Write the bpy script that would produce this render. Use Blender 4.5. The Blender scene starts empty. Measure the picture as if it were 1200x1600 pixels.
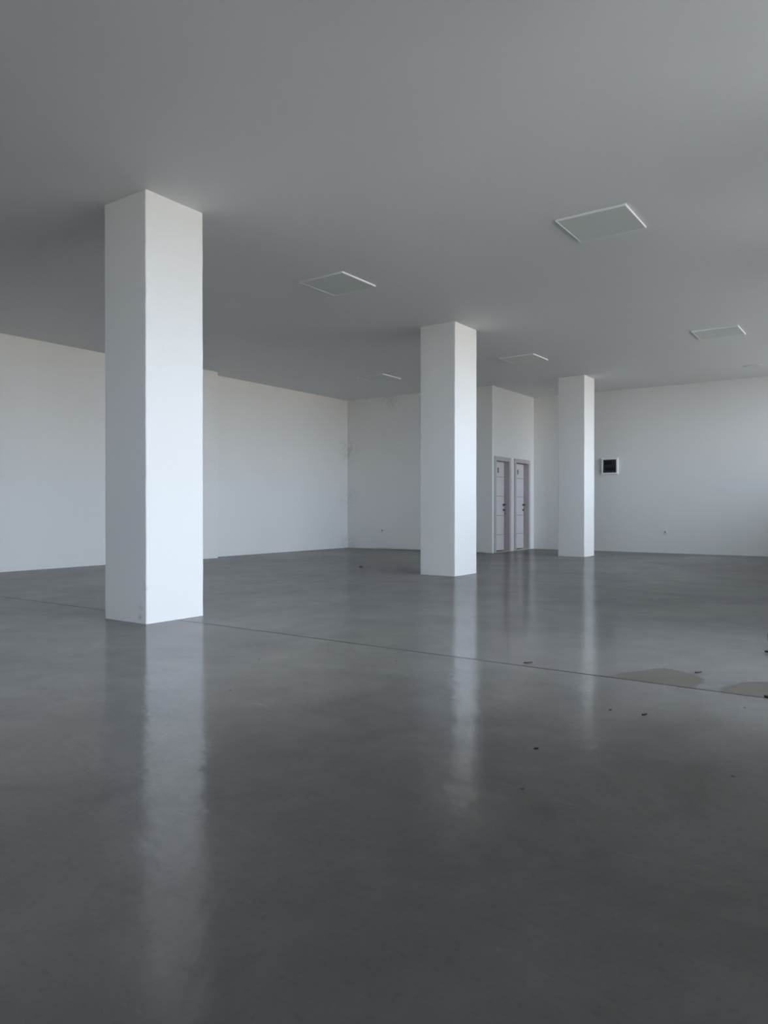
import bpy, bmesh, math, random
from mathutils import Vector, Matrix
random.seed(7)
SC = bpy.context.scene
COL = SC.collection

# ------------------------------------------------------------------ camera
cam_d = bpy.data.cameras.new('camera')
cam_d.sensor_fit = 'VERTICAL'
cam_d.sensor_height = 32.0
cam_d.lens = 32.0 * 1146.1 / 1600.0
cam_d.clip_start = 0.02
cam_d.clip_end = 300
cam = bpy.data.objects.new('camera', cam_d)
cam.location = (0, 0, 0.9387)
cam.rotation_euler = (math.radians(90 - 0.276), 0, math.radians(35.077))
COL.objects.link(cam)
SC.camera = cam

# ------------------------------------------------------------------ light
SKY_COLOR = (0.73, 0.84, 0.99)
SKY_STRENGTH = 9.3
SUN_STRENGTH = 18.5
world = bpy.data.worlds.new('sky')
SC.world = world
world.use_nodes = True
wn = world.node_tree.nodes
bg = wn['Background']
bg.inputs['Color'].default_value = (*SKY_COLOR, 1)
bg.inputs['Strength'].default_value = SKY_STRENGTH

sun_d = bpy.data.lights.new('sun', 'SUN')
sun_d.energy = SUN_STRENGTH
sun_d.color = (1.0, 0.85, 0.64)
sun_d.angle = math.radians(0.6)
sun = bpy.data.objects.new('sun', sun_d)
sun.rotation_euler = (0, math.radians(-50), math.radians(12))   # shines towards +X: the glass front stays in shade
sun.location = (-5, 0, 12)
COL.objects.link(sun)

vs = SC.view_settings
vs.view_transform = 'Standard'
vs.look = 'None'
vs.exposure = 0.54
vs.gamma = 1.0
vs.use_curve_mapping = False
SC.cycles.max_bounces = 8
SC.cycles.diffuse_bounces = 5
SC.cycles.glossy_bounces = 3
SC.cycles.transparent_max_bounces = 12
SC.cycles.sample_clamp_indirect = 6.0
SC.cycles.adaptive_threshold = 0.02

# ------------------------------------------------------------------ helpers
def box(bm, x0, x1, y0, y1, z0, z1):
    v = [bm.verts.new((x, y, z)) for z in (z0, z1) for y in (y0, y1) for x in (x0, x1)]
    for f in ((0, 2, 3, 1), (4, 5, 7, 6), (0, 1, 5, 4), (2, 6, 7, 3), (0, 4, 6, 2), (1, 3, 7, 5)):
        bm.faces.new([v[i] for i in f])

def bevelled_box(bm, x0, x1, y0, y1, z0, z1, w=0.004, seg=2):
    b = bmesh.new()
    box(b, x0, x1, y0, y1, z0, z1)
    bmesh.ops.bevel(b, geom=b.edges[:], offset=w, segments=seg, affect='EDGES', profile=0.5)
    m = bpy.data.meshes.new('tmp')
    b.to_mesh(m); b.free()
    bm.from_mesh(m)
    bpy.data.meshes.remove(m)

def cyl(bm, p0, p1, r, n=16, r1=None):
    p0, p1 = Vector(p0), Vector(p1)
    d = p1 - p0
    rot = d.to_track_quat('Z', 'Y').to_matrix().to_4x4()
    bmesh.ops.create_cone(bm, cap_ends=True, segments=n, radius1=r, radius2=r if r1 is None else r1, depth=d.length,
                          matrix=Matrix.Translation((p0 + p1) / 2) @ rot)

def obj(name, bm, mat=None, parent=None, smooth=False, loc=None):
    me = bpy.data.meshes.new(name)
    bmesh.ops.recalc_face_normals(bm, faces=bm.faces[:])
    bm.to_mesh(me); bm.free()
    if smooth:
        for p in me.polygons:
            p.use_smooth = True
    if mat:
        me.materials.append(mat)
    o = bpy.data.objects.new(name, me)
    COL.objects.link(o)
    if loc is not None:
        o.location = loc
    if parent:
        o.parent = parent
    return o

def empty(name, loc=(0, 0, 0), rz=0.0):
    o = bpy.data.objects.new(name, None)
    o.location = loc
    o.rotation_euler = (0, 0, rz)
    o.empty_display_size = 0.2
    COL.objects.link(o)
    return o

def tag(o, label=None, cat=None, group=None, kind=None):
    if label: o['label'] = label
    if cat: o['category'] = cat
    if group: o['group'] = group
    if kind: o['kind'] = kind
    return o

def boxes(name, rects, mat, parent=None, bevel=0):
    bm = bmesh.new()
    for r in rects:
        if bevel: bevelled_box(bm, *r, w=bevel)
        else: box(bm, *r)
    return obj(name, bm, mat, parent)

# ------------------------------------------------------------------ materials
class NT:
    def __init__(s, name):
        s.m = bpy.data.materials.new(name)
        s.m.use_nodes = True
        s.t = s.m.node_tree
        s.b = s.t.nodes['Principled BSDF']
        s.out = s.t.nodes['Material Output']
    def n(s, kind, **kw):
        nd = s.t.nodes.new(kind)
        for k, v in kw.items():
            setattr(nd, k, v)
        return nd
    def link(s, a, b): s.t.links.new(a, b)
    def coord(s, scale=(1, 1, 1)):
        tc = s.n('ShaderNodeTexCoord')
        mp = s.n('ShaderNodeMapping')
        mp.inputs['Scale'].default_value = scale
        s.link(tc.outputs['Object'], mp.inputs['Vector'])
        return mp.outputs['Vector']
    def noise(s, vec, scale, detail=4, rough=0.55, dist=0.0):
        nd = s.n('ShaderNodeTexNoise')
        nd.inputs['Scale'].default_value = scale
        nd.inputs['Detail'].default_value = detail
        nd.inputs['Roughness'].default_value = rough
        nd.inputs['Distortion'].default_value = dist
        s.link(vec, nd.inputs['Vector'])
        return nd.outputs['Fac']
    def ramp(s, fac, stops):
        r = s.n('ShaderNodeValToRGB')
        e = r.color_ramp.elements
        while len(e) < len(stops): e.new(0.5)
        for el, (p, c) in zip(e, stops):
            el.position = p
            el.color = (c, c, c, 1) if isinstance(c, (int, float)) else (*c, 1)
        s.link(fac, r.inputs['Fac'])
        return r.outputs['Color']
    def math(s, op, a, b=None, clamp=False):
        nd = s.n('ShaderNodeMath', operation=op, use_clamp=clamp)
        for i, v in enumerate((a, b)):
            if v is None: continue
            if isinstance(v, (int, float)): nd.inputs[i].default_value = v
            else: s.link(v, nd.inputs[i])
        return nd.outputs[0]
    def mix(s, fac, a, b, blend='MIX'):
        nd = s.n('ShaderNodeMix', data_type='RGBA', blend_type=blend)
        for idx, v in ((0, fac), (6, a), (7, b)):
            if isinstance(v, (int, float)): nd.inputs[idx].default_value = v
            elif isinstance(v, tuple): nd.inputs[idx].default_value = (*v, 1)
            else: s.link(v, nd.inputs[idx])
        return nd.outputs[2]
    def bump(s, h, strength=0.1, dist=0.01, prev=None):
        nd = s.n('ShaderNodeBump')
        nd.inputs['Strength'].default_value = strength
        nd.inputs['Distance'].default_value = dist
        s.link(h, nd.inputs['Height'])
        if prev is not None: s.link(prev, nd.inputs['Normal'])
        return nd.outputs['Normal']

def simple(name, color, rough=0.5, metal=0.0, spec=0.5, var=0.06, vscale=8.0, bump=0.0):
    t = NT(name)
    v = t.coord()
    f = t.noise(v, vscale, 3)
    lo = tuple(c * (1 - var) for c in color)
    hi = tuple(min(1, c * (1 + var)) for c in color)
    t.link(t.mix(f, lo, hi), t.b.inputs['Base Color'])
    t.b.inputs['Roughness'].default_value = rough
    t.b.inputs['Metallic'].default_value = metal
    t.b.inputs['Specular IOR Level'].default_value = spec
    if bump:
        t.link(t.bump(t.noise(v, vscale * 12, 3), bump, 0.003), t.b.inputs['Normal'])
    return t.m

def paint(name, base, stain=0.0, spots=()):
    """White wall paint on plaster: faint roller mottling, a few scuffs."""
    t = NT(name)
    v = t.coord()
    big = t.noise(v, 0.8, 1)
    fine = t.noise(v, 14, 3, 0.65)
    c = t.mix(big, tuple(k * 0.975 for k in base), base)
    c = t.mix(t.ramp(fine, [(0.35, 0.0), (0.75, 0.10)]), c, tuple(k * 0.9 for k in base))
    sc = t.noise(t.coord((1, 1, 0.6)), 5.5, 4, 0.7)
    c = t.mix(t.ramp(sc, [(0.72, 0.0), (0.78, 0.28 + stain)]), c, tuple(k * 0.72 for k in base))
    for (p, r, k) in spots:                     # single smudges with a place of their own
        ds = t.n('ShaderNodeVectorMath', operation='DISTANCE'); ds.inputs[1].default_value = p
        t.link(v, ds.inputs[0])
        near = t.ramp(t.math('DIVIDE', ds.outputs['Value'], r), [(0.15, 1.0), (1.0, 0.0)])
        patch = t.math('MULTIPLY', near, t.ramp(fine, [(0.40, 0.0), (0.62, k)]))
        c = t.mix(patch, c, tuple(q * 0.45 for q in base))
    t.link(c, t.b.inputs['Base Color'])
    t.b.inputs['Roughness'].default_value = 0.72
    t.b.inputs['Specular IOR Level'].default_value = 0.25
    t.link(t.bump(t.noise(v, 3.0, 2), 0.22, 0.015), t.b.inputs['Normal'])
    return t.m

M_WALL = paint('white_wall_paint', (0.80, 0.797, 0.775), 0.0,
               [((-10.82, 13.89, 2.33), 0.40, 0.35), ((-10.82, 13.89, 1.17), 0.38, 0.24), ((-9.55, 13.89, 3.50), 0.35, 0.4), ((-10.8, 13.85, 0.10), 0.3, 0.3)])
M_COLUMN = paint('white_column_paint', (0.82, 0.818, 0.80), 0.1,
                 [((-5.05, 3.75, 0.14), 0.05, 0.5), ((-5.00, 3.75, 0.30), 0.04, 0.5), ((-5.07, 3.75, 0.05), 0.04, 0.7)])
M_CEIL = paint('white_ceiling_paint', (0.77, 0.768, 0.75))
M_FRAME = simple('pale_mauve_door_foil', (0.50, 0.465, 0.46), 0.45)
M_LEAF = simple('off_white_door_foil', (0.71, 0.675, 0.68), 0.45)
M_DARKGAP = simple('dark_groove', (0.05, 0.047, 0.047), 0.8)
M_JOINT = simple('dirty_joint', (0.022, 0.020, 0.018), 0.95, spec=0.1)
M_STEEL = simple('brushed_steel', (0.14, 0.14, 0.145), 0.35, 0.9)
M_WHITE_PL = simple('white_plastic', (0.80, 0.80, 0.79), 0.35, var=0.02)
M_DIFFUSER = simple('opal_diffuser', (0.68, 0.70, 0.66), 0.5, var=0.02)
M_LEDFRAME = simple('white_enamel', (0.86, 0.86, 0.85), 0.4, var=0.02)
M_BLACK_PL = simple('black_plastic', (0.03, 0.03, 0.035), 0.4)
M_GREY_PL = simple('grey_plastic', (0.17, 0.17, 0.19), 0.45)
M_BACKPL = simple('mid_grey_plastic', (0.24, 0.25, 0.28), 0.5)
M_PLAQUE = simple('dark_brown_plaque', (0.035, 0.022, 0.015), 0.35)
M_AMBER = simple('amber_print', (0.35, 0.17, 0.05), 0.5)
M_THRESH = simple('cream_threshold', (0.52, 0.48, 0.41), 0.6)
M_ALU = simple('anthracite_aluminium', (0.09, 0.095, 0.10), 0.4, 0.3)
M_LEAFDRY = simple('dry_leaf', (0.035, 0.028, 0.022), 0.8, var=0.3, vscale=60)
M_CRUMB = simple('plaster_crumb', (0.70, 0.70, 0.68), 0.9)
M_DIRT = simple('dark_dirt', (0.05, 0.045, 0.04), 0.9)
M_SCREED = simple('dark_screed', (0.06, 0.057, 0.053), 0.9)
M_PAVE = simple('pale_pavement', (0.32, 0.295, 0.255), 0.85, vscale=1.0)
M_ASPHALT = simple('asphalt', (0.37, 0.345, 0.31), 0.9, vscale=2.0)
M_FACADE = simple('cream_render', (0.62, 0.58, 0.51), 0.9, vscale=0.5)
M_EXT = simple('exterior_render', (0.55, 0.54, 0.52), 0.9, vscale=0.5)

def smoked():
    t = NT('smoked_pane')
    tr = t.n('ShaderNodeBsdfTransparent'); tr.inputs['Color'].default_value = (0.72, 0.72, 0.78, 1)
    gl = t.n('ShaderNodeBsdfGlossy'); gl.inputs['Roughness'].default_value = 0.12
    fr = t.n('ShaderNodeFresnel'); fr.inputs['IOR'].default_value = 1.45
    mx = t.n('ShaderNodeMixShader')
    t.link(fr.outputs[0], mx.inputs[0]); t.link(tr.outputs[0], mx.inputs[1]); t.link(gl.outputs[0], mx.inputs[2])
    t.link(mx.outputs[0], t.out.inputs['Surface'])
    return t.m
M_SMOKED = smoked()

def glass():
    t = NT('window_glass')
    tr = t.n('ShaderNodeBsdfTransparent'); tr.inputs['Color'].default_value = (0.94, 0.94, 0.94, 1)
    gl = t.n('ShaderNodeBsdfGlossy'); gl.inputs['Roughness'].default_value = 0.02
    fr = t.n('ShaderNodeFresnel'); fr.inputs['IOR'].default_value = 1.5
    mx = t.n('ShaderNodeMixShader')
    t.link(fr.outputs[0], mx.inputs[0]); t.link(tr.outputs[0], mx.inputs[1]); t.link(gl.outputs[0], mx.inputs[2])
    t.link(mx.outputs[0], t.out.inputs['Surface'])
    return t.m
M_GLASS = glass()

def floor_mat():
    """Sealed grey concrete: cloudy tone, trowel marks, specks, and two dried dusty stains by the joint."""
    t = NT('sealed_concrete')
    v = t.coord()
    cloud = t.noise(v, 0.55, 5, 0.6, 0.4)
    mott = t.noise(v, 2.6, 6, 0.65, 0.3)
    c = t.ramp(cloud, [(0.28, (0.150, 0.146, 0.142)), (0.50, (0.190, 0.184, 0.176)), (0.72, (0.240, 0.229, 0.212))])
    c = t.mix(t.ramp(mott, [(0.42, 0.0), (0.70, 0.4)]), c, (0.27, 0.26, 0.243))
    blot = t.noise(v, 1.15, 6, 0.7, 1.2)
    c = t.mix(t.ramp(blot, [(0.52, 0.0), (0.68, 0.4)]), c, (0.135, 0.130, 0.125))
    scuff = t.noise(t.coord((0.55, 3.2, 1)), 4.2, 6, 0.75, 0.8)
    c = t.mix(t.ramp(scuff, [(0.63, 0.0), (0.74, 0.35)]), c, (0.40, 0.39, 0.37))
    fine = t.noise(v, 45, 2, 0.7)
    c = t.mix(t.ramp(fine, [(0.55, 0.0), (0.8, 0.25)]), c, (0.08, 0.078, 0.074))
    # dark specks
    vo = t.n('ShaderNodeTexVoronoi', feature='F1'); vo.inputs['Scale'].default_value = 3.3
    vo.inputs['Randomness'].default_value = 1.0
    t.link(t.coord(), vo.inputs['Vector'])
    speck = t.ramp(vo.outputs['Distance'], [(0.016, 1.0), (0.034, 0.0)])
    c = t.mix(t.math('MULTIPLY', speck, 0.75), c, (0.03, 0.028, 0.026))
    # dusty stains: shapes of their own, in room coordinates
    wob = t.n('ShaderNodeTexNoise'); wob.inputs['Scale'].default_value = 5.0; wob.inputs['Detail'].default_value = 4
    t.link(v, wob.inputs['Vector'])
    sub = t.n('ShaderNodeVectorMath', operation='SUBTRACT'); sub.inputs[1].default_value = (0.5, 0.5, 0.5)
    t.link(wob.outputs['Color'], sub.inputs[0])
    scl = t.n('ShaderNodeVectorMath', operation='SCALE'); scl.inputs['Scale'].default_value = 0.22
    t.link(sub.outputs[0], scl.inputs[0])
    add = t.n('ShaderNodeVectorMath', operation='ADD')
    t.link(v, add.inputs[0]); t.link(scl.outputs[0], add.inputs[1])
    sp = t.n('ShaderNodeSeparateXYZ'); t.link(add.outputs[0], sp.inputs[0])
    rp = t.n('ShaderNodeSeparateXYZ'); t.link(v, rp.inputs[0])
    def ell(cx, cy, rx, ry, sk):
        dy = t.math('SUBTRACT', sp.outputs[1], cy)
        dx = t.math('SUBTRACT', t.math('SUBTRACT', sp.outputs[0], cx), t.math('MULTIPLY', dy, sk))
        a = t.math('POWER', t.math('ABSOLUTE', t.math('DIVIDE', dx, rx)), 2)
        b = t.math('POWER', t.math('ABSOLUTE', t.math('DIVIDE', dy, ry)), 2)
        return t.math('ADD', a, b)
    d = t.math('MINIMUM', ell(-1.10, 4.06, 0.23, 0.42, 0.12), ell(-0.42, 4.12, 0.34, 0.36, -0.1))
    north = t.math('GREATER_THAN', rp.outputs[1], 4.05)
    stain = t.math('MULTIPLY', t.ramp(d, [(0.86, 1.0), (1.05, 0.0)]), north)
    rim = t.math('MULTIPLY', t.ramp(d, [(0.84, 0.0), (0.97, 1.0), (1.07, 0.0)]), north)
    c = t.mix(t.math('MULTIPLY', stain, 0.85), c, t.mix(fine, (0.115, 0.098, 0.076), (0.185, 0.165, 0.135)))
    c = t.mix(t.math('MULTIPLY', rim, 0.55), c, (0.05, 0.045, 0.04))
    r = t.ramp(t.noise(v, 1.4, 5, 0.6), [(0.3, 0.085), (0.7, 0.15)])
    r = t.mix(stain, r, (0.6, 0.6, 0.6))
    t.t.nodes.remove(t.b)
    df = t.n('ShaderNodeBsdfDiffuse'); t.link(c, df.inputs['Color'])
    gl = t.n('ShaderNodeBsdfAnisotropic'); t.link(r, gl.inputs['Roughness'])
    fr = t.n('ShaderNodeFresnel'); fr.inputs['IOR'].default_value = 1.50
    fac = t.math('MINIMUM', fr.outputs[0], 0.32)      # worn sealer: gloss levels off at grazing angles
    fac = t.math('MULTIPLY', fac, t.math('SUBTRACT', 1.0, t.math('MULTIPLY', stain, 0.75)))
    mx = t.n('ShaderNodeMixShader')
    t.link(fac, mx.inputs[0]); t.link(df.outputs[0], mx.inputs[1]); t.link(gl.outputs[0], mx.inputs[2])
    t.link(mx.outputs[0], t.out.inputs['Surface'])
    n1 = t.bump(t.noise(t.coord((1.0, 1.0, 1)), 5.5, 3, 0.6, 0.0), 0.30, 0.010)
    n2 = t.bump(t.noise(t.coord((1, 1, 1)), 22, 2, 0.6), 0.06, 0.004, n1)
    for nd in (df, gl, fr):
        t.link(n2, nd.inputs['Normal'])
    return t.m
M_FLOOR = floor_mat()

# ------------------------------------------------------------------ room shell
H = 3.519
XL, XR = -10.822, 0.30            # inner faces of the long walls
Y0, Y1, Y2 = -6.00, 13.894, 16.028  # front wall, back wall beside the doors, deeper back wall
XD = -6.983                       # wall with the two doors
TH = 0.25

fl = boxes('floor', [(XL - TH, XR + TH, Y0 - TH, Y2 + TH, -0.30, -0.012)], M_SCREED)
tag(fl, 'polished grey concrete floor with a long saw cut joint', kind='structure')
def slab(y0, y1, wob0, wob1):
    bm = bmesh.new()
    n = 90
    xs = [XL - 0.1 + (XR + 0.2 - XL + 0.1) * i / n for i in range(n + 1)]
    def j(a): return random.uniform(-a, a)
    rows = [[bm.verts.new((x, y + j(w), z)) for x in xs] for (y, w, z) in ((y0, wob0, -0.012), (y0, 0, 0), (y1, 0, 0), (y1, wob1, -0.012))]
    for i in range(n + 1):
        rows[1][i].co.y = rows[0][i].co.y
        rows[2][i].co.y = rows[3][i].co.y
    for a, b in zip(rows, rows[1:]):
        for i in range(n):
            bm.faces.new((a[i], a[i + 1], b[i + 1], b[i]))
    o = obj('floor_slab', bm, M_FLOOR, fl)
    if o.data.polygons[n].normal.z < 0: o.data.flip_normals()
    return o
slab(Y0 - 0.1, 4.047, 0, 0.0016)
slab(4.060, 13.855, 0.0014, 0.002)
slab(13.868, Y2 + 0.1, 0.002, 0)

for ya, yb in ((4.040, 4.066), (13.850, 13.873)):
    boxes('joint_filler', [(XL, -0.53 if ya < 5 else XR, ya, yb, -0.0115, -0.0008)], M_JOINT, fl)

ce = boxes('ceiling', [(XL - TH, XR + TH, Y0 - TH, Y2 + TH, H, H + 0.25)], M_CEIL)
tag(ce, 'plain white plastered ceiling with flat light panels', kind='structure')

wl = boxes('wall_left', [(XL - TH, XL, Y0 - TH, Y2 + TH, 0.0, H)], M_WALL)
tag(wl, 'long white plastered wall on the left', kind='structure')
for y0, y1 in ((8.86, 9.55), (3.76, 4.40)):
    boxes('pilaster', [(XL - 0.02, XL + 0.28, y0, y1, 0.0, H)], M_WALL, wl, bevel=0.006)

# back wall beside the doors: its plaster stops a finger above the floor
wb = boxes('wall_back', [(XL - TH, -9.98, Y1, Y1 + TH, 0.0, H), (-9.98, -7.17, Y1, Y1 + TH, 0.016, H),
                         (-7.17, XD - 0.16, Y1, Y1 + TH, 0.0, H), (-9.98, -7.17, Y1 + 0.03, Y1 + TH, 0.0, 0.05)], M_WALL)
tag(wb, 'white back wall left of the two doors', kind='structure')

# wall with the doors
DOORS = ((13.974, 14.773), (14.960, 15.790))
AR = 0.088                        # architrave width
ZT = 2.045                        # top of the architrave
def opening(d): return d[0] + AR, d[1] - AR, ZT - AR
rects = []
ys = Y1 + TH * 0
prev = Y1
for d in DOORS:
    a, b, zt = opening(d)
    rects.append((XD - 0.16, XD, prev, a - 0.02, 0, H))
    rects.append((XD - 0.16, XD, a - 0.02, b + 0.02, zt + 0.02, H))
    prev = b + 0.02
rects.append((XD - 0.16, XD, prev, Y2, 0, H))
wd = boxes('wall_doors', rects, M_WALL)
tag(wd, 'short white return wall holding two doors', kind='structure')
boxes('wall_behind_doors', [(XD - 1.0, XD - 0.9, Y1 + TH, Y2, 0, H)], M_WALL)['kind'] = 'structure'

wr = boxes('wall_rear', [(XL - TH, XR + TH, Y2, Y2 + TH, 0, H)], M_WALL)
tag(wr, 'wide white rear wall with a fuse box', kind='structure')
# street side on the right and the front behind the camera: piers with tall windows between them
def glazed(name, label, fixed0, fixed1, along, lo, hi, wins, first, wlabels):
    """A wall with windows; along = 'y' (wall at x = fixed0..fixed1) or 'x' (wall at y = fixed0..fixed1)."""
    def R(a, b, z0, z1): return (fixed0, fixed1, a, b, z0, z1) if along == 'y' else (a, b, fixed0, fixed1, z0, z1)
    rects, prev = [], lo
    for (a, b, zb, zt) in wins:
        rects += [R(prev, a, 0, H), R(a, b, zt, H)]
        if zb > 0: rects.append(R(a, b, 0, zb))
        prev = b
    rects.append(R(prev, hi, 0, H))
    tag(boxes(name, rects, M_WALL), label, kind='structure')
    mid = (fixed0 + fixed1) / 2
    for i, (a, b, zb, zt) in enumerate(wins):
        c = (a + b) / 2
        w = empty('window_%d' % (first + i), (mid, c, zb) if along == 'y' else (c, mid, zb), 0 if along == 'y' else -math.pi / 2)
        tag(w, wlabels[i], kind='structure')
        hw, hh, k = (b - a) / 2, zt - zb, 0.05
        boxes('window_frame', [(-k / 2, k / 2, -hw, -hw + k, 0, hh), (-k / 2, k / 2, hw - k, hw, 0, hh),
                               (-k / 2, k / 2, -hw + k, hw - k, 0, k), (-k / 2, k / 2, -hw + k, hw - k, hh - k, hh)], M_ALU, w)
        nm = max(1, round(hw * 2 / 1.7))
        pw = (hw * 2 - 2 * k) / max(nm, 1)
        for q in range(nm):
            ya = -hw + k + q * pw
            boxes('pane', [(-0.003, 0.003, ya, ya + pw, k, hh - k)], M_GLASS, w)
            if q: boxes('mullion', [(-k / 2, k / 2, ya - 0.02, ya + 0.02, k, hh - k)], M_ALU, w)
        pd = bpy.data.lights.new('window_portal', 'AREA')     # portal: guides the sky light through this window, gives off none
        pd.shape = 'RECTANGLE'; pd.size = hh; pd.size_y = b - a
        pd.cycles.is_portal = True
        po = bpy.data.objects.new('window_portal', pd)
        po.location = (0.08, 0, hh / 2)
        po.rotation_euler = (0, math.radians(90), 0)
        po.parent = w
        COL.objects.link(po)
glazed('wall_right', 'street side wall of white piers between tall windows', XR, XR + TH, 'y', Y0 - TH, Y2 + TH,
       [(0.5, 1.6, 1.1, 3.47), (2.65, 3.45, 0.9, 3.47), (3.5, 5.75, 0.0, 3.47), (6.2, 8.3, 1.75, 3.47), (8.8, 15.9, 1.5, 3.47)], 1,
       ['small dark framed window beside the camera', 'dark framed window left of the shop entrance', 'tall dark framed shop entrance glazing',
        'dark framed window high in the wall', 'long dark framed window above a low sill'])
glazed('wall_front', 'white wall with wide windows behind the camera', Y0 - TH, Y0, 'x', XL - TH, XR, [(-4.7, -2.0, 1.2, 3.45)], 6,
       ['wide dark framed front window behind the camera'])

# street outside
tag(boxes('pavement', [(XR + TH, 7.0, -45, 45, -0.25, -0.06), (-45, XR + TH, -45, Y0 - TH, -0.25, -0.06)], M_PAVE), 'pale pavement outside the windows', kind='structure')
tag(boxes('street', [(7.0, 120.0, -130, 150, -0.30, -0.16)], M_ASPHALT), 'grey street outside the windows', kind='structure')
tag(boxes('building_across', [(85, 95, -120, 6, -0.2, 3.6), (85, 95, 9, 140, -0.2, 3.2)], M_FACADE), 'cream row of houses across the street', kind='structure')
tag(boxes('roof_shade_block', [(XL - TH, XR + TH, Y0 - TH, Y2 + TH, H + 0.25, H + 4.5)], M_EXT), 'unseen block on top of the hall, raised to shade the pavement', kind='structure')  # unseen; made tall so its shadow darkens the ground near the windows

tag(boxes('shade_canopy', [(XR + TH, XR + TH + 0.6, Y0 - TH, Y2 + TH, H + 0.08, H + 0.25)], M_EXT), 'unseen canopy added above the windows to block the high sky', kind='structure')  # unseen overhang added to keep high sky light off the floor by the windows

# ------------------------------------------------------------------ columns
def column(x1, y0, wx, wy, label):
    bm = bmesh.new()
    n = 26
    pts = []
    cs = [(x1 - wx, y0), (x1, y0), (x1, y0 + wy), (x1 - wx, y0 + wy)]
    jx = [[random.gauss(0, 0.0007) for _ in range(n + 1)] for _ in range(4)]
    rows = []
    for i in range(n + 1):
        z = H * i / n
        ring = []
        for k, (cx, cy) in enumerate(cs):
            px, py = cs[k - 1]; nx, ny = cs[(k + 1) % 4]
            b = 0.006
            d0 = Vector((px - cx, py - cy)).normalized(); d1 = Vector((nx - cx, ny - cy)).normalized()
            for dd in (d0, d1):
                ring.append(bm.verts.new((cx + dd.x * b + jx[k][i], cy + dd.y * b + jx[k][i] * 0.7, z)))
        rows.append(ring)
    for r0, r1 in zip(rows, rows[1:]):
        for k in range(8):
            bm.faces.new((r0[k], r0[(k + 1) % 8], r1[(k + 1) % 8], r1[k]))
    bm.faces.new(rows[0]); bm.faces.new(rows[-1])
    o = obj('column', bm, M_COLUMN)
    tag(o, label, 'column', 'square columns in a row')
    return o
column(-4.989, 3.753, 0.556, 0.597, 'largest white square column, nearest, on the left side of the floor')
column(-5.018, 8.849, 0.564, 0.633, 'middle white square column, standing just left of the two doors')
column(-4.974, 13.818, 0.530, 0.558, 'smallest and farthest white square column, beside the fuse box')

# ------------------------------------------------------------------ doors
def door(n, d, label, keys):
    a, b, zt = opening(d)
    root = empty('door_%d' % n, (XD, (d[0] + d[1]) / 2, 0))
    tag(root, label, kind='structure')
    cy = (d[0] + d[1]) / 2
    A, B, ya, yb = d[0] - cy, d[1] - cy, a - cy, b - cy
    g = 0.0
    # architrave: two legs and a head standing proud of the wall
    boxes('architrave', [(g, 0.018, A, ya, 0, ZT), (g, 0.018, yb, B, 0, ZT), (g, 0.018, ya, yb, zt, ZT)], M_FRAME, root, bevel=0.003)
    dep = 0.105
    boxes('jamb_lining', [(-0.158, 0.004, ya - 0.018, ya, 0, zt), (-0.158, 0.004, yb, yb + 0.018, 0, zt),
                          (-0.158, 0.004, ya - 0.018, yb + 0.018, zt, zt + 0.018)], M_FRAME, root)
    leaf = boxes('door_leaf', [(-dep - 0.045, -dep - 0.006, ya + 0.003, yb - 0.008, 0.03, zt - 0.004)], M_DARKGAP, root)
    hs = [0.34, 0.417, 0.417, 0.417]
    z = 0.03
    zs = []
    for h in hs:
        zs.append((z + 0.003, z + h - 0.003)); z += h
    zs.append((z + 0.003, zt - 0.008))
    for (za, zb) in zs:
        boxes('door_panel', [(-dep - 0.012, -dep, ya + 0.003, yb - 0.008, za, zb)], M_LEAF, leaf, bevel=0.002)
    # lever handle on a round rosette, lock below
    bm = bmesh.new()
    hy, hz = yb - 0.045, 1.02
    cyl(bm, (-dep, hy, hz), (-dep + 0.010, hy, hz), 0.026, 20)
    cyl(bm, (-dep + 0.008, hy, hz), (-dep + 0.050, hy, hz), 0.010, 12)
    cyl(bm, (-dep + 0.048, hy + 0.010, hz), (-dep + 0.048, hy - 0.115, hz + 0.002), 0.012, 12, 0.009)
    obj('lever_handle', bm, M_STEEL, leaf)
    bm = bmesh.new()
    cyl(bm, (-dep, hy, hz - 0.115), (-dep + 0.010, hy, hz - 0.115), 0.026, 20)
    bevelled_box(bm, -dep + 0.008, -dep + 0.014, hy - 0.008, hy + 0.008, hz - 0.132, hz - 0.100, 0.002)
    obj('lock_rosette', bm, M_STEEL, leaf)
    if keys:
        bm = bmesh.new()
        box(bm, -dep + 0.014, -dep + 0.034, hy - 0.002, hy + 0.002, hz - 0.120, hz - 0.108)
        cyl(bm, (-dep + 0.044, hy - 0.002, hz - 0.114), (-dep + 0.044, hy + 0.002, hz - 0.114), 0.013, 14)
        box(bm, -dep + 0.041, -dep + 0.047, hy - 0.002, hy + 0.001, hz - 0.185, hz - 0.125)
        bevelled_box(bm, -dep + 0.034, -dep + 0.054, hy - 0.003, hy + 0.002, hz - 0.215, hz - 0.180, 0.001)
        obj('key', bm, M_STEEL, leaf)
    # small plaque in the middle of the top panel
    py, pz = (ya + yb) / 2 + 0.005, 1.765
    bm = bmesh.new()
    bevelled_box(bm, -dep - 0.001, -dep + 0.004, py - 0.022, py + 0.022, pz - 0.055, pz + 0.055, 0.0015)
    pl = obj('door_plaque', bm, M_PLAQUE, leaf)
    bm = bmesh.new()
    cyl(bm, (-dep + 0.003, py + 0.008, pz + 0.030), (-dep + 0.0055, py + 0.008, pz + 0.030), 0.006, 12)
    box(bm, -dep + 0.003, -dep + 0.0055, py + 0.003, py + 0.013, pz - 0.034, pz + 0.020)
    obj('pictogram', bm, M_AMBER, pl)
    boxes('threshold', [(-0.10, 0.03, ya, yb, 0.0, 0.018)], M_THRESH, root, bevel=0.004)
door(1, DOORS[0], 'left narrow off-white door with keys hanging in its lock', True)
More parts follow.
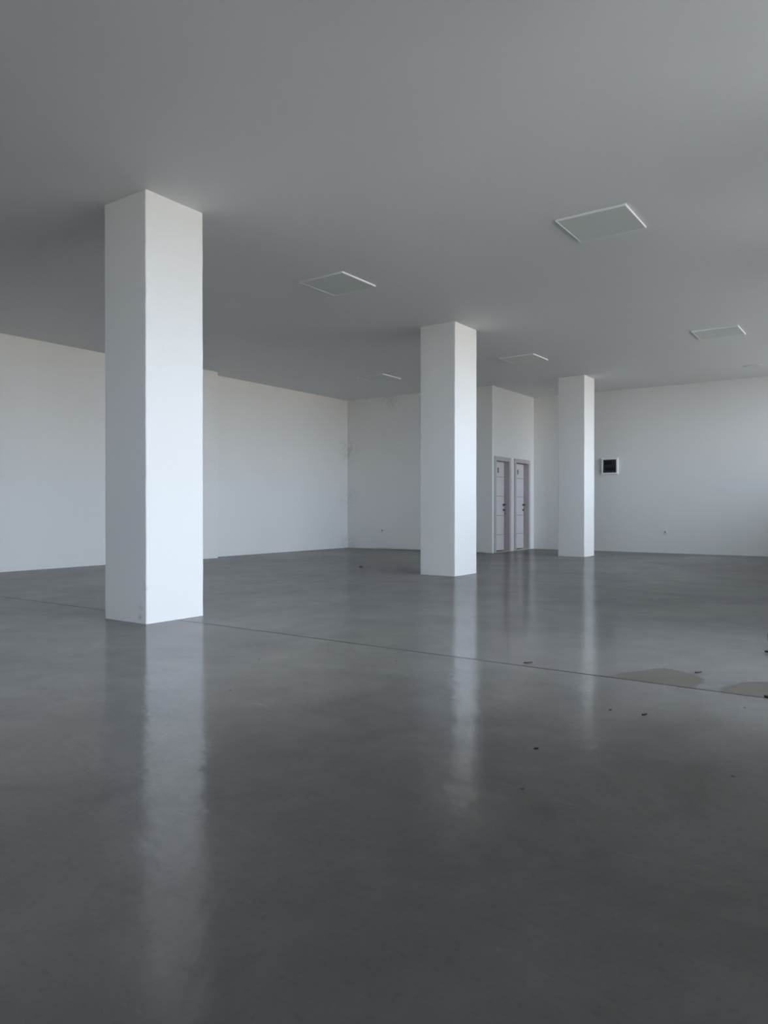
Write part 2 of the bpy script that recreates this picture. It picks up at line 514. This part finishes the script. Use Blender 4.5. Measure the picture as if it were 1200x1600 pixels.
door(2, DOORS[1], 'right narrow off-white door beside the rear wall corner', False)

# ------------------------------------------------------------------ things on the walls
def wall_box(x0, x1, z0, z1, y):
    root = empty('fuse_box', ((x0 + x1) / 2, y, z0))
    tag(root, 'white framed fuse box with dark smoked door on the rear wall', 'fuse box')
    w, h = (x1 - x0) / 2, z1 - z0
    fw = 0.037
    M_BOX = simple('bright_white_plastic', (0.90, 0.90, 0.89), 0.35, var=0.01)
    boxes('box_frame', [(-w, -w + fw, -0.045, 0, 0, h), (w - fw, w, -0.045, 0, 0, h),
                        (-w + fw, w - fw, -0.045, 0, 0, fw), (-w + fw, w - fw, -0.045, 0, h - fw, h)], M_BOX, root, bevel=0.004)
    boxes('back_plate', [(-w + fw, w - fw, -0.003, 0.0, fw, h - fw)], M_BACKPL, root)
    iw = w - fw
    for row, (zc, cnt) in enumerate(((h * 0.70, 5), (h * 0.33, 7))):
        for i in range(cnt):
            xx = -iw + 0.028 + i * 0.032
            boxes('breaker', [(xx, xx + 0.027, -0.012, -0.003, zc - 0.032, zc + 0.032)], M_BLACK_PL, root)
    dr = boxes('smoked_door', [(-iw + 0.002, iw - 0.002, -0.036, -0.032, fw + 0.002, h - fw - 0.002)], M_SMOKED, root)
    boxes('latch', [(iw - 0.022, iw - 0.010, -0.041, -0.036, h * 0.45, h * 0.56)], M_BLACK_PL, dr, bevel=0.002)
wall_box(-5.375, -5.010, 1.685, 2.045, Y2)

def socket(x, y, z, label, group='wall sockets'):
    root = empty('wall_socket', (x, y, z - 0.042))
    tag(root, label, 'socket', group)
    bm = bmesh.new()
    bevelled_box(bm, -0.043, 0.043, -0.011, 0, 0, 0.085, 0.004)
    obj('cover_plate', bm, M_WHITE_PL, root)
    bm = bmesh.new()
    cyl(bm, (0, -0.0115, 0.0425), (0, -0.024, 0.0425), 0.033, 24, 0.031)
    ring = obj('socket_ring', bm, M_WHITE_PL, root)
    bm = bmesh.new()
    cyl(bm, (0, -0.0225, 0.0425), (0, -0.0248, 0.0425), 0.016, 20)
    well = obj('socket_well', bm, M_GREY_PL, ring)
socket(-4.020, Y2, 0.445, 'small white wall socket low on the rear wall, right of the fuse box')
socket(-9.795, Y1, 0.425, 'small white wall socket low on the back wall near the room corner')

def switch(y, z, label):
    root = empty('light_switch', (XD, y, z - 0.042))
    tag(root, label, 'switch', 'light switches')
    bm = bmesh.new(); bevelled_box(bm, 0, 0.010, -0.043, 0.043, 0, 0.085, 0.003)
    obj('cover_plate', bm, M_WHITE_PL, root)
    bm = bmesh.new(); bevelled_box(bm, 0.009, 0.0155, -0.026, 0.026, 0.016, 0.069, 0.003)
    obj('rocker', bm, M_WHITE_PL, root)
switch(14.865, 1.535, 'upper white light switch between the two doors')
switch(14.865, 1.400, 'lower white light switch between the two doors')

# ------------------------------------------------------------------ ceiling lights
def panel(x, y, label):
    root = empty('ceiling_panel_light', (x, y, H))
    tag(root, label, 'ceiling light', 'square panel lights')
    w, f, t = 0.312, 0.013, 0.019
    boxes('panel_frame', [(-w, -w + f, -w, w, -t, 0), (w - f, w, -w, w, -t, 0),
                          (-w + f, w - f, -w, -w + f, -t, 0), (-w + f, w - f, w - f, w, -t, 0)], M_LEDFRAME, root, bevel=0.0015)
    boxes('diffuser', [(-w + f, w - f, -w + f, w - f, -t + 0.003, -0.002)], M_DIFFUSER, root)
panel(-2.210, 6.565, 'largest square ceiling panel light, upper right of the middle column')
panel(-5.270, 6.585, 'square ceiling panel light between the nearest and the middle column')
panel(-5.290, 11.72, 'square ceiling panel light between the middle and the farthest column')
panel(-2.170, 11.62, 'square ceiling panel light above the rear wall at the right')
panel(-8.390, 11.78, 'faint square ceiling panel light near the far left room corner')
def disc(x, y, label):
    root = empty('round_ceiling_light', (x, y, H))
    tag(root, label, 'ceiling light', 'round ceiling lights')
    bm = bmesh.new()
    bmesh.ops.create_cone(bm, cap_ends=True, segments=40, radius1=0.150, radius2=0.165, depth=0.010, matrix=Matrix.Translation((0, 0, -0.005)))
    ring = obj('trim_ring', bm, M_CEIL, root)
    bm = bmesh.new()
    bmesh.ops.create_cone(bm, cap_ends=True, segments=36, radius1=0.122, radius2=0.130, depth=0.006, matrix=Matrix.Translation((0, 0, -0.0125)))
    obj('diffuser', bm, M_DIFFUSER, root)
disc(-2.17, 14.68, 'faint round ceiling light close to the rear wall at right')
disc(-6.10, 14.71, 'faint round ceiling light in front of the two doors')

# ------------------------------------------------------------------ litter on the floor
def leaf(x, y, L, W, rz, curl, label):
    bm = bmesh.new()
    n, m = 8, 4
    top, bot = [], []
    for i in range(n + 1):
        u = i / n
        hw = W / 2 * (math.sin(math.pi * (0.06 + 0.94 * u)) ** 0.8) * (1 - 0.25 * u)
        rt, rb = [], []
        for k in range(m + 1):
            s = k / m * 2 - 1
            xx = (u - 0.5) * L
            yy = s * hw * (1 + random.uniform(-0.12, 0.12))
            zz = 0.0025 + curl * (abs(s) ** 1.5 * 0.7 + (u - 0.4) ** 2 * 1.6) * W + random.uniform(0, 0.06) * W * curl
            rt.append(bm.verts.new((xx, yy, zz + 0.0012))); rb.append(bm.verts.new((xx, yy, zz - 0.0012)))
        top.append(rt); bot.append(rb)
    for i in range(n):
        for k in range(m):
            bm.faces.new((top[i][k], top[i + 1][k], top[i + 1][k + 1], top[i][k + 1]))
            bm.faces.new((bot[i][k], bot[i][k + 1], bot[i + 1][k + 1], bot[i + 1][k]))
        for k in (0, m):
            bm.faces.new((top[i][k], bot[i][k], bot[i + 1][k], top[i + 1][k]))
    for i in (0, n):
        for k in range(m):
            bm.faces.new((top[i][k], top[i][k + 1], bot[i][k + 1], bot[i][k]))
    bmesh.ops.translate(bm, verts=bm.verts[:], vec=(0, 0, -min(v.co.z for v in bm.verts)))
    o = obj('floor_scrap', bm, M_LEAFDRY, None, True, (x, y, 0.0))
    o.rotation_euler = (0, 0, rz)
    tag(o, label, 'scrap', 'dark scraps on the floor')
    return o
leaf(-1.154, 2.675, 0.017, 0.009, 0.5, 0.6, 'small dark scrap on open floor in front of the far column reflection')
leaf(-1.841, 4.143, 0.055, 0.012, 0.75, 0.4, 'thin dark scrap lying along the floor joint')
leaf(-0.942, 3.395, 0.028, 0.008, 0.9, 0.9, 'forked dark scrap on the floor below the dusty stain')
leaf(-1.095, 3.390, 0.013, 0.008, 0.2, 0.4, 'tiny dark scrap left of the forked one on the floor')
leaf(-7.056, 9.405, 0.055, 0.030, 0.6, 0.5, 'dark scrap on the far floor left of the middle column')
leaf(-0.722, 5.752, 0.060, 0.040, 0.3, 1.6, 'curled dark scrap at the right edge of the floor')
leaf(-0.672, 5.342, 0.090, 0.030, 0.5, 0.5, 'flat dark shape for the shadow and reflection of the curled scrap')  # dark piece modelled in place of the curled scrap's shadow and reflection
leaf(-0.935, 4.455, 0.040, 0.010, 0.7, 0.6, 'dark scrap on the rim of the dusty floor stain')
leaf(-0.530, 4.058, 0.030, 0.020, 0.1, 0.6, 'dark clod at the right end of the floor joint')

def crumb(x, y, r, label, mat, grp='plaster crumbs'):
    bm = bmesh.new()
    bmesh.ops.create_icosphere(bm, subdivisions=2, radius=r)
    for v in bm.verts:
        v.co *= random.uniform(0.75, 1.15); v.co.z *= 0.6
    zmin = min(v.co.z for v in bm.verts)
    for v in bm.verts: v.co.z -= zmin
    o = obj('plaster_crumb', bm, mat, None, False, (x, y, 0.0))
    tag(o, label, 'plaster crumb', grp)
crumb(-10.10, 13.855, 0.030, 'white plaster crumb at the foot of the back wall', M_CRUMB)
